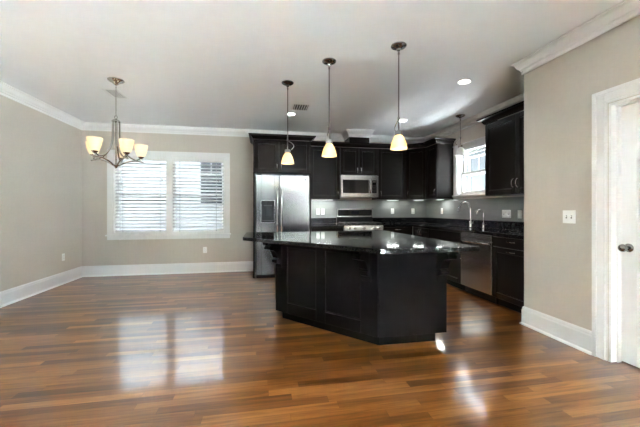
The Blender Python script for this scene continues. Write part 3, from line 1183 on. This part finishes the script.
mb.box(XS - 0.0085, XS - 0.0005, YR + 0.002, YB - 0.009, 1.0305, 1.378)
mb.box(XS - 0.0085, XS - 0.0005, YE + 0.004, YB - 0.009, 1.378, UB - 0.001)
o = mb.build('trim_6', 'tile')
o['kind'] = 'structure'

# sink and faucets
mb = MB()
sx0, sx1, sy0, sy1 = SK[0] - 0.006, SK[1] + 0.006, SK[2] - 0.006, SK[3] + 0.006
mb.box(sx0, sx1, sy0, sy1, 0.690, 0.700)
mb.box(sx0, sx0 + 0.005, sy0, sy1, 0.700, 0.872)
mb.box(sx1 - 0.005, sx1, sy0, sy1, 0.700, 0.872)
mb.box(sx0 + 0.005, sx1 - 0.005, sy0, sy0 + 0.005, 0.700, 0.872)
mb.box(sx0 + 0.005, sx1 - 0.005, sy1 - 0.005, sy1, 0.700, 0.872)
tag(mb.build('kitchen_sink', 'steel'), 'stainless undermount sink set in the dark counter below the window', 'sink')
t = thing('faucet', 'tall chrome gooseneck faucet with pull-down head below the sink window', 'faucet', (3.345, 4.60, CZ1), R(5))
MB().lathe([(0.001, 0.0), (0.030, 0.0), (0.030, 0.006), (0.024, 0.010), (0.022, 0.085), (0.016, 0.095), (0.014, 0.10)], (0, 0, 0), 20).build('base', 'chrome', t)
pts = [(0, 0, 0.09), (0, 0, 0.30)] + arc((-0.105, 0, 0.30), 0.105, 0, 160, 14)
MB().tube(pts, 0.013, 12).build('spout', 'chrome', t)
e = Vector(pts[-1])
dv = (Vector(pts[-1]) - Vector(pts[-2])).normalized()
MB().tube([e - dv * 0.005, e + dv * 0.03, e + dv * 0.09], [0.014, 0.017, 0.020], 12).build('spray_head', 'chrome', t)
MB().tube([(0, -0.02, 0.06), (0.0, -0.055, 0.068), (-0.01, -0.085, 0.115)], [0.010, 0.009, 0.006], 10).build('handle', 'chrome', t)
t = thing('water_tap', 'small chrome gooseneck filtered water tap beside the tall faucet', 'faucet', (3.345, 4.30, CZ1), R(8))
MB().lathe([(0.001, 0.0), (0.024, 0.0), (0.024, 0.006), (0.018, 0.010), (0.017, 0.07), (0.010, 0.08)], (0, 0, 0), 18).build('base', 'chrome', t)
pts = [(0, 0, 0.07), (0, 0, 0.215)] + arc((-0.065, 0, 0.215), 0.065, 0, 175, 12)
MB().tube(pts, 0.009, 10).build('spout', 'chrome', t)
MB().tube([(0, -0.015, 0.045), (0.0, -0.05, 0.050), (0, -0.072, 0.056)], [0.008, 0.007, 0.005], 8).build('handle', 'chrome', t)

# ------------------------------------------------------------------ island
A, B, C_, D_, E_ = (0.155, 3.467), (0.985, 2.570), (1.620, 2.570), (1.620, 4.000), (0.155, 4.000)
dx, dy = B[0] - A[0], B[1] - A[1]
LEN = math.hypot(dx, dy)
ANG = math.atan2(dy, dx)
t = thing('kitchen_island', 'dark espresso kitchen island cabinet with an angled panelled front and brackets', 'kitchen island', (0, 0, 0))
MB().prism([A, B, C_, D_, E_], 0.102, 0.878).build('carcass', 'island', t)
nx, ny = math.sin(ANG), -math.cos(ANG)
rc = 0.065


def inset(poly, r):
    out = []
    n = len(poly)
    for i in range(n):
        p0, p1, p2 = Vector(poly[i - 1]), Vector(poly[i]), Vector(poly[(i + 1) % n])
        d1, d2 = (p1 - p0).normalized(), (p2 - p1).normalized()
        n1, n2 = Vector((-d1.y, d1.x)), Vector((-d2.y, d2.x))
        m = (n1 + n2) / (1 + n1.dot(n2))
        out.append((p1.x + m.x * r, p1.y + m.y * r))
    return out


MB().prism(inset([A, B, C_, D_, E_], rc), 0.0, 0.1015).build('toe_kick', 'toe', t)


def framed_panel(parent, w, z0, z1, panels, y=0.0, name='panel'):
    mb = MB()
    th = 0.020
    zs = (panels[0][2], panels[0][3])
    mb.box(0, w, y - 0.006, y, z0, z1)
    cur = 0.0
    for p0, p1, q0, q1 in panels:
        mb.box(cur, p0, y - th, y, z0, z1, 0.0025)
        mb.box(p0, p1, y - th, y, z0, q0, 0.0025)
        mb.box(p0, p1, y - th, y, q1, z1, 0.0025)
        b = 0.012
        mb.box(p0, p0 + b, y - 0.014, y - 0.004, q0, q1, 0.004)
        mb.box(p1 - b, p1, y - 0.014, y - 0.004, q0, q1, 0.004)
        mb.box(p0, p1, y - 0.014, y - 0.004, q0, q0 + b, 0.004)
        mb.box(p0, p1, y - 0.014, y - 0.004, q1 - b, q1, 0.004)
        cur = p1
    mb.box(cur, w, y - th, y, z0, z1, 0.0025)
    return mb.build(name, 'island', parent)


p = framed_panel(t, LEN, 0.102, 0.878, [(0.17, 0.555, 0.21, 0.80), (0.665, 1.055, 0.21, 0.80)], name='panelled_front')
p.location = (A[0], A[1], 0)
p.rotation_euler = (0, 0, ANG)
MB().box(B[0] - 0.008, C_[0], 2.556, 2.5695, 0.102, 0.878, 0.002).build('plain_end_panel', 'island', t)


def corbel(parent, at, rz):
    prof = [(0.0, 0.0), (-0.205, 0.0), (-0.205, -0.026)]
    for i in range(9):                        # upper scroll
        a = R(90 + 180 * i / 8)
        prof.append((-0.170 + 0.030 * math.cos(a) * -1 - 0.0, -0.056 + 0.030 * math.sin(a)) if False else (-0.165 + 0.022 * math.cos(R(150 - 240 * i / 8)) * -1, -0.052 + 0.026 * math.sin(R(90 - 180 * i / 8))))
    for i in range(8):                        # hollow in the middle
        u = (i + 1) / 8
        prof.append((-0.135 + 0.075 * u ** 0.7, -0.085 - 0.085 * u ** 1.6))
    for i in range(6):                        # lower scroll
        a = R(110 - 200 * i / 5)
        prof.append((-0.048 - 0.026 * math.cos(a), -0.205 + 0.026 * math.sin(a)))
    prof += [(-0.018, -0.245), (-0.014, -0.262), (0.0, -0.262)]
    # keep the outline simple: sort out crossings by walking down in z
    clean = prof[:3]
    for y, z in prof[3:]:
        if z <= clean[-1][1] - 0.0005:
            clean.append((y, z))
    mb = MB()
    mb.extrude_profile(clean, -0.037, 0.037)
    mb.box(-0.046, 0.046, -0.222, 0.0, 0.0, 0.018, 0.003)
    mb.box(-0.044, 0.044, -0.012, 0.0, -0.285, 0.0, 0.003)
    c = mb.build('bracket', 'island', parent)
    c.location = at
    c.rotation_euler = (0, 0, rz)
    return c


ux, uy = dx / LEN, dy / LEN
off = 0.0205


def on_cut(s):
    return (A[0] + ux * s + nx * off, A[1] + uy * s + ny * off, 0.8595)


corbel(t, on_cut(0.055), ANG)
corbel(t, on_cut(LEN - 0.105), ANG)
corbel(t, (1.560, 2.5555, 0.8595), 0.0)
top = [(-0.200, 3.335), (0.842, 2.150), (1.640, 2.150), (1.640, 4.040), (-0.200, 4.040)]
tag(MB().prism(top, 0.8785, CZ1, 0.003, 1).build('island_countertop', 'granite'), 'polished black granite slab covering the kitchen island', 'countertop')


# ------------------------------------------------------------------ lamps
def point(name, loc, power, col, r, parent=None):
    d = bpy.data.lights.new(name, 'POINT')
    d.energy = power
    d.color = col
    d.shadow_soft_size = r
    o = bpy.data.objects.new(name, d)
    COL.objects.link(o)
    o.location = loc
    if parent:
        o.parent = parent
    return o


WARM = (1.0, 0.80, 0.54)


def pendant(x, y, bottom, label, arm_rz, rod_r=0.0065, lit=True):
    t = thing('pendant_lamp', label, 'pendant lamp', (x, y, ZC), 0, 'pendant lamps over the island')
    MB().lathe([(0.001, 0.0), (0.072, 0.0), (0.074, -0.006), (0.070, -0.014), (0.050, -0.026), (0.022, -0.034), (0.014, -0.050), (0.001, -0.052)], (0, 0, -0.0005), 28).build('canopy', 'dnickel', t)
    b = bottom - ZC
    mb = MB()
    mb.tube([(0, 0, -0.045), (0, 0, b + 0.170)], rod_r, 10)
    mb.lathe([(0.006, -0.018), (0.011, -0.012), (0.011, 0.012), (0.006, 0.018)], (0, 0, b + 0.285), 12)
    mb.lathe([(0.006, -0.012), (0.010, -0.008), (0.010, 0.008), (0.006, 0.012)], (0, 0, -0.075), 12)
    mb.build('rod', 'dnickel', t)
    MB().lathe([(0.001, 0.178), (0.012, 0.178), (0.016, 0.170), (0.034, 0.168), (0.036, 0.162), (0.036, 0.131), (0.032, 0.127), (0.001, 0.127)], (0, 0, b), 20).build('socket', 'nickel', t)
    r = R(arm_rz)
    pts = []
    for i in range(11):
        u = i / 10
        rr = 0.058 * math.sin(math.pi * u * 0.94) ** 0.8 + 0.0 + 0.030 * u
        pts.append((rr * math.cos(r), rr * math.sin(r), b + 0.275 - 0.105 * u))
    MB().tube(pts, 0.0048, 8).build('scroll_arm', 'nickel', t)
    prof = [(0.030, 0.150), (0.036, 0.142), (0.046, 0.122), (0.058, 0.092), (0.068, 0.058), (0.074, 0.028), (0.077, 0.006), (0.078, 0.0),
            (0.075, 0.0), (0.073, 0.008), (0.070, 0.028), (0.064, 0.058), (0.054, 0.092), (0.042, 0.122), (0.032, 0.140)]
    prof = [(r, z * 0.87) for r, z in prof]
    MB().lathe(prof, (0, 0, b), 28).build('lamp_shade', 'shade' if lit else 'whiteshade', t)
    MB().lathe([(0.001, 0.030), (0.016, 0.034), (0.026, 0.050), (0.028, 0.066), (0.022, 0.088), (0.014, 0.108), (0.012, 0.126)], (0, 0, b), 16).build('bulb', 'bulb' if lit else 'whiteshade', t)
    if lit:
        point('pendant_bulb_light', (0, 0, b + 0.02), 0.6, WARM, 0.03, t)
    return t


pendant(0.300, 3.815, 1.755, 'leftmost and farthest of three amber glass pendants over the island', -15)
pendant(0.680, 3.185, 1.752, 'middle of three amber glass pendants over the island', 95)
pendant(1.258, 2.767, 1.768, 'rightmost and nearest of three amber glass pendants over the island', 95)
sp = pendant(3.184, 4.640, 2.085, 'white glass pendant lamp on a thin rod in front of the sink window', 150, 0.004, False)
del sp['group']


def chandelier():
    t = thing('chandelier', 'brushed nickel chandelier with five upturned frosted glass bowls', 'chandelier', (-1.714, 4.11, ZC))
    MB().lathe([(0.001, 0.0), (0.088, 0.0), (0.090, -0.006), (0.080, -0.018), (0.045, -0.036), (0.016, -0.060), (0.001, -0.064)], (0, 0, -0.0005), 28).build('canopy', 'nickel', t)
    mb = MB()
    z = -0.062
    k = 0
    while z > -0.425:
        pts = []
        for i in range(13):
            a = 2 * math.pi * i / 12
            px, pz = 0.0065 * math.cos(a), 0.017 * math.sin(a)
            pts.append((px, 0, z - 0.016 + pz) if k % 2 == 0 else (0, px, z - 0.016 + pz))
        mb.tube(pts, 0.0022, 6)
        z -= 0.027
        k += 1
    mb.build('chain', 'nickel', t)
    zt = 2.262 - ZC
    mb = MB()
    pts = []
    for i in range(17):
        a = 2 * math.pi * i / 16
        pts.append((0.016 * math.sin(a), 0, zt + 0.035 + 0.019 * math.cos(a)))
    mb.tube(pts, 0.004, 8)
    mb.lathe([(0.001, 0.018), (0.012, 0.016), (0.032, 0.004), (0.046, -0.012), (0.047, -0.020), (0.001, -0.022)], (0, 0, zt), 24)
    mb.lathe([(0.010, -0.02), (0.010, -0.545), (0.016, -0.55)], (0, 0, zt), 14)
    zb = 1.705 - ZC
    mb.lathe([(0.001, -0.018), (0.010, -0.014), (0.018, 0.004), (0.040, 0.016), (0.042, 0.026), (0.014, 0.034)], (0, 0, zb), 20)
    mb.build('column', 'nickel', t)
    zc = 1.835 - ZC                            # cups
    Ra = 0.262
    for k in range(5):
        a = R(38 + 72 * k) - YAW
        ca, sa = math.cos(a), math.sin(a)

        def P(r, z):
            return (r * ca, r * sa, z)
        # upper strap: falls with the column, then sweeps out and up under the cup
        up = [(0.036, zt - 0.018), (0.038, zt - 0.10), (0.040, zt - 0.19), (0.050, zt - 0.27), (0.076, zt - 0.345), (0.118, zt - 0.405),
              (0.165, zt - 0.440), (0.215, zt - 0.452), (Ra, zc + 0.004)]
        lo = [(0.030, zb + 0.020), (0.075, zb + 0.050), (0.125, zb + 0.073), (0.18, zb + 0.088), (0.235, zb + 0.090), (0.290, zb + 0.080)]

        def smooth(ps):
            out = []
            for i in range(len(ps) - 1):
                p0, p1, p2, p3 = ps[max(i - 1, 0)], ps[i], ps[i + 1], ps[min(i + 2, len(ps) - 1)]
                for j in range(4):
                    u = j / 4
                    out.append(tuple(0.5 * ((2 * p1[d]) + (-p0[d] + p2[d]) * u + (2 * p0[d] - 5 * p1[d] + 4 * p2[d] - p3[d]) * u * u +
                                            (-p0[d] + 3 * p1[d] - 3 * p2[d] + p3[d]) * u ** 3) for d in (0, 1)))
            out.append(ps[-1])
            return out
        mb = MB()
        mb.tube([P(*p) for p in smooth(up)], 0.0095, 8)
        mb.tube([P(*p) for p in smooth(lo)], 0.0095, 8)
        arm = mb.build('arm', 'nickel', t)
        c = P(Ra, 0)
        MB().lathe([(0.001, -0.034), (0.012, -0.030), (0.014, -0.010), (0.030, 0.004), (0.036, 0.016), (0.032, 0.020), (0.001, 0.020)], (c[0], c[1], zc), 18).build('cup', 'nickel', arm)
        prof = [(0.028, 0.010), (0.041, 0.024), (0.053, 0.050), (0.063, 0.086), (0.071, 0.125), (0.077, 0.160),
                (0.074, 0.160), (0.068, 0.125), (0.060, 0.087), (0.050, 0.052), (0.038, 0.028), (0.026, 0.016)]
        MB().lathe(prof, (c[0], c[1], zc), 26).build('glass_bowl', 'bowl', arm)
        MB().lathe([(0.012, 0.02), (0.014, 0.05), (0.022, 0.075), (0.026, 0.092), (0.019, 0.110), (0.001, 0.116)], (c[0], c[1], zc), 14).build('bulb', 'bulb', arm)
        point('chandelier_bulb_light', (c[0], c[1], zc + 0.14), 0.2, WARM, 0.03, t)
    return t


chandelier()


def downlight(x, y, label):
    t = thing('recessed_downlight', label, 'ceiling light', (x, y, ZC), 0, 'recessed downlights in the kitchen ceiling')
    MB().lathe([(0.058, -0.001), (0.082, -0.0005), (0.085, -0.004), (0.080, -0.008), (0.060, -0.006), (0.058, -0.001)], (0, 0, 0), 28).build('trim_ring', 'white', t)
    MB().lathe([(0.001, -0.0045), (0.030, -0.0045), (0.058, -0.003), (0.058, -0.0012)], (0, 0, 0), 28).build('lens', 'downlight', t)
    d = bpy.data.lights.new('downlight_beam', 'SPOT')
    d.energy = 22
    d.color = (1.0, 0.93, 0.82)
    d.spot_size = R(115)
    d.spot_blend = 0.7
    d.shadow_soft_size = 0.05
    o = bpy.data.objects.new('downlight_beam', d)
    COL.objects.link(o)
    o.parent = t
    o.location = (0, 0, -0.02)
    return t


downlight(2.385, 3.404, 'round recessed downlight right of the nearest pendant rod')
downlight(2.383, 5.087, 'round recessed downlight seen behind the nearest pendant rod')
downlight(0.452, 5.065, 'round recessed downlight near the ceiling vent by the refrigerator')


def vent(x, y, w, d, label, rz=0.0, dark='darkmetal'):
    t = thing('ceiling_vent', label, 'vent', (x, y, ZC), rz)
    f = 0.022
    mb = MB()
    mb.box(-w / 2, w / 2, -d / 2, -d / 2 + f, -0.008, -0.0005, 0.002)
    mb.box(-w / 2, w / 2, d / 2 - f, d / 2, -0.008, -0.0005, 0.002)
    mb.box(-w / 2, -w / 2 + f, -d / 2 + f, d / 2 - f, -0.008, -0.0005, 0.002)
    mb.box(w / 2 - f, w / 2, -d / 2 + f, d / 2 - f, -0.008, -0.0005, 0.002)
    mb.build('frame', 'white', t)
    MB().box(-w / 2 + f, w / 2 - f, -d / 2 + f, d / 2 - f, -0.0015, -0.0005).build('duct_opening', dark, t)
    mb = MB()
    n = 6
    for i in range(n):
        xx = -w / 2 + f + (w - 2 * f) * (i + 0.5) / n
        mb.extrude_profile([(-0.012, -0.002), (-0.010, -0.002), (0.012, -0.009), (0.010, -0.009)], -d / 2 + f, d / 2 - f) if False else mb.box(xx - 0.004, xx + 0.004, -d / 2 + f, d / 2 - f, -0.008, -0.0016)
    mb.build('louvres', 'white', t)
    return t


vent(0.565, 4.70, 0.26, 0.30, 'square white ceiling vent with dark slots above the refrigerator')
vent(-1.92, 4.60, 0.20, 0.34, 'white ceiling register behind the chandelier chain', R(0))


# under-cabinet light bars
def bar(loc, rz, length, power, label):
    t = thing('under_cabinet_light', label, 'light', loc, rz, 'light bars under the wall cabinets')
    MB().box(-length / 2, length / 2, -0.020, 0.020, -0.014, -0.0006, 0.003).build('housing', 'white', t)
    MB().box(-length / 2 + 0.01, length / 2 - 0.01, -0.016, 0.016, -0.0165, -0.0142).build('lens', 'ledbar', t)
    d = bpy.data.lights.new('under_cabinet_glow', 'AREA')
    d.shape = 'RECTANGLE'
    d.size, d.size_y = length, 0.03
    d.energy = power
    d.color = (0.96, 1.0, 0.97)
    o = bpy.data.objects.new('under_cabinet_glow', d)
    COL.objects.link(o)
    o.parent = t
    o.location = (0, 0, -0.019)
    return t


bar((1.17, 6.12, UB), 0, 0.42, 1.6, 'light bar under the wall cabinet left of the microwave')
bar((2.66, 6.14, UB), 0, 0.26, 0.6, 'light bar under the wall cabinet right of the microwave')
bar((3.12, 5.92, UB), R(-45), 0.20, 0.4, 'light bar under the diagonal corner cabinet')
bar((3.33, 5.47, UB), R(-90), 0.22, 1.0, 'light bar under the narrow cabinet beside the sink window')


# ------------------------------------------------------------------ outlets and switches
def plate(name, label, cat, loc, rz, w, h, kind, group=None):
    """wall plate in a local frame whose -y faces the room"""
    t = thing(name, label, cat, loc, rz, group)
    MB().box(-w / 2, w / 2, -0.006, 0, -h / 2, h / 2, 0.002).build('cover_plate', 'plate', t)
    for k, xx in enumerate(kind):
        if kind[xx] == 'outlet':
            mb = MB()
            for zz in (-0.021, 0.021):
                mb.box(xx - 0.016, xx + 0.016, -0.0085, -0.0055, zz - 0.014, zz + 0.014, 0.003)
            rcp = mb.build('receptacle', 'plate', t)
            mb = MB()
            for zz in (-0.021, 0.021):
                mb.box(xx - 0.008, xx - 0.005, -0.0092, -0.008, zz - 0.003, zz + 0.006)
                mb.box(xx + 0.005, xx + 0.008, -0.0092, -0.008, zz - 0.003, zz + 0.006)
            mb.build('slot', 'darkmetal', rcp)
        elif kind[xx] == 'toggle':
            sw = MB().box(xx - 0.006, xx + 0.006, -0.007, -0.0055, -0.013, 0.013, 0.001).build('switch_slot', 'darkmetal', t)
            MB().box(xx - 0.0045, xx + 0.0045, -0.018, -0.0065, -0.004, 0.010, 0.002).build('toggle', 'plate', sw)
        else:
            MB().box(xx - 0.016, xx + 0.016, -0.009, -0.0055, -0.033, 0.033, 0.002).build('rocker', 'plate', t)
    return t


O1 = {0.0: 'outlet'}
tb = YB - 0.0087
plate('wall_outlet', 'white outlet on the back wall below the dining window', 'outlet', (-1.076, YB - 0.0003, 0.43), 0, 0.07, 0.115, O1)
plate('wall_outlet', 'white outlet low on the left wall near the corner', 'outlet', (XL + 0.0003, 5.74, 0.43), R(90), 0.07, 0.115, O1)
plate('wall_outlet', 'left of two white outlets side by side on the backsplash beside the refrigerator', 'outlet', (1.105, tb, 1.155), 0, 0.07, 0.115, O1)
plate('wall_outlet', 'right of two white outlets side by side on the backsplash beside the refrigerator', 'outlet', (1.205, tb, 1.155), 0, 0.07, 0.115, O1)
plate('wall_outlet', 'white outlet on the backsplash just right of the range backguard', 'outlet', (2.706, tb, 1.165), 0, 0.07, 0.115, O1)
plate('wall_outlet', 'white outlet on the back wall backsplash close to the kitchen corner', 'outlet', (3.17, tb, 1.165), 0, 0.07, 0.115, O1)
ts = XS - 0.0087
plate('wall_outlet', 'white outlet on the sink wall under the narrow cabinet', 'outlet', (ts, 5.64, 1.17), R(-90), 0.07, 0.115, O1)
plate('wall_plate', 'wide white switch and outlet plate on the tile right of the sink', 'switch', (ts, 3.98, 1.137), R(-90), 0.165, 0.115, {-0.046: 'toggle', 0.0: 'outlet', 0.046: 'toggle'})
plate('wall_outlet', 'single white rocker plate on the tile by the end of the beige wall', 'switch', (ts, 3.74, 1.135), R(-90), 0.07, 0.115, {0.0: 'rocker'})
plate('light_switch', 'white double toggle switch plate on the beige wall beside the door', 'switch', (XD - 0.0003, 2.352, 1.134), R(-90), 0.118, 0.115, {-0.023: 'toggle', 0.023: 'toggle'})

# ------------------------------------------------------------------ outdoors
struct('ground', MB().box(-40, 40, -40, 40, -0.65, -0.45), 'gravel')
struct('ground_bounce_slab', MB().box(XD + 0.13, 9.0, -12.0, 0.04, -0.45, -0.05), 'slabbounce')  # added sunlit reflector, throws light through the patio door onto the ceiling
struct('ground_bounce_strip', MB().box(5.6, 7.4, 0.06, 16.0, -0.45, -0.43), 'stripbounce')  # added strip, bounces sun through the sink window onto the kitchen ceiling
hs = thing('neighbour_house', 'white sided neighbour house seen through the dining window blinds', 'house', (0, 11.0, -0.45))
MB().box(-9, 5.4, 0, 6, 0, 7.6).build('wall', 'housewhite', hs)
rf = MB()
rf.extrude_profile([(-0.5, 7.5), (6.5, 7.5), (3.0, 9.6)], -9.5, 5.9)
rf.build('roof', 'shingle', hs)


def house_window(parent, x0, x1, z0, z1, lites=0):
    mb = MB()
    f = 0.07
    mb.box(x0 - f, x0, -0.04, 0.02, z0 - f, z1 + f)
    mb.box(x1, x1 + f, -0.04, 0.02, z0 - f, z1 + f)
    mb.box(x0, x1, -0.04, 0.02, z1, z1 + f)
    mb.box(x0, x1, -0.04, 0.02, z0 - f, z0)
    zt = z1 - (z1 - z0) * 0.36
    if lites:
        mb.box(x0, x1, -0.035, 0.0, zt - 0.05, zt + 0.03)
        for i in range(1, lites):
            xx = x0 + (x1 - x0) * i / lites
            mb.box(xx - 0.015, xx + 0.015, -0.03, 0.0, zt, z1)
    w = mb.build('window', 'housewhite', parent)
    MB().box(x0, x1, -0.015, -0.002, z0, z1).build('glass_pane', 'pane', w)


house_window(hs, -2.02, -1.02, 1.86, 3.36, 3)
house_window(hs, -5.6, -4.5, 1.5, 3.0, 3)
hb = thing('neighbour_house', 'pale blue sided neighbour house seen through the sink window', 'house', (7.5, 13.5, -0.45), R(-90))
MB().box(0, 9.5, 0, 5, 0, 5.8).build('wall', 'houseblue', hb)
rf = MB()
rf.extrude_profile([(-0.4, 5.7), (5.4, 5.7), (2.5, 7.8)], -0.4, 9.9)
rf.build('roof', 'shingle', hb)
house_window(hb, 3.2, 4.1, 1.9, 3.5, 2)
house_window(hb, 5.6, 6.4, 1.9, 3.5, 2)
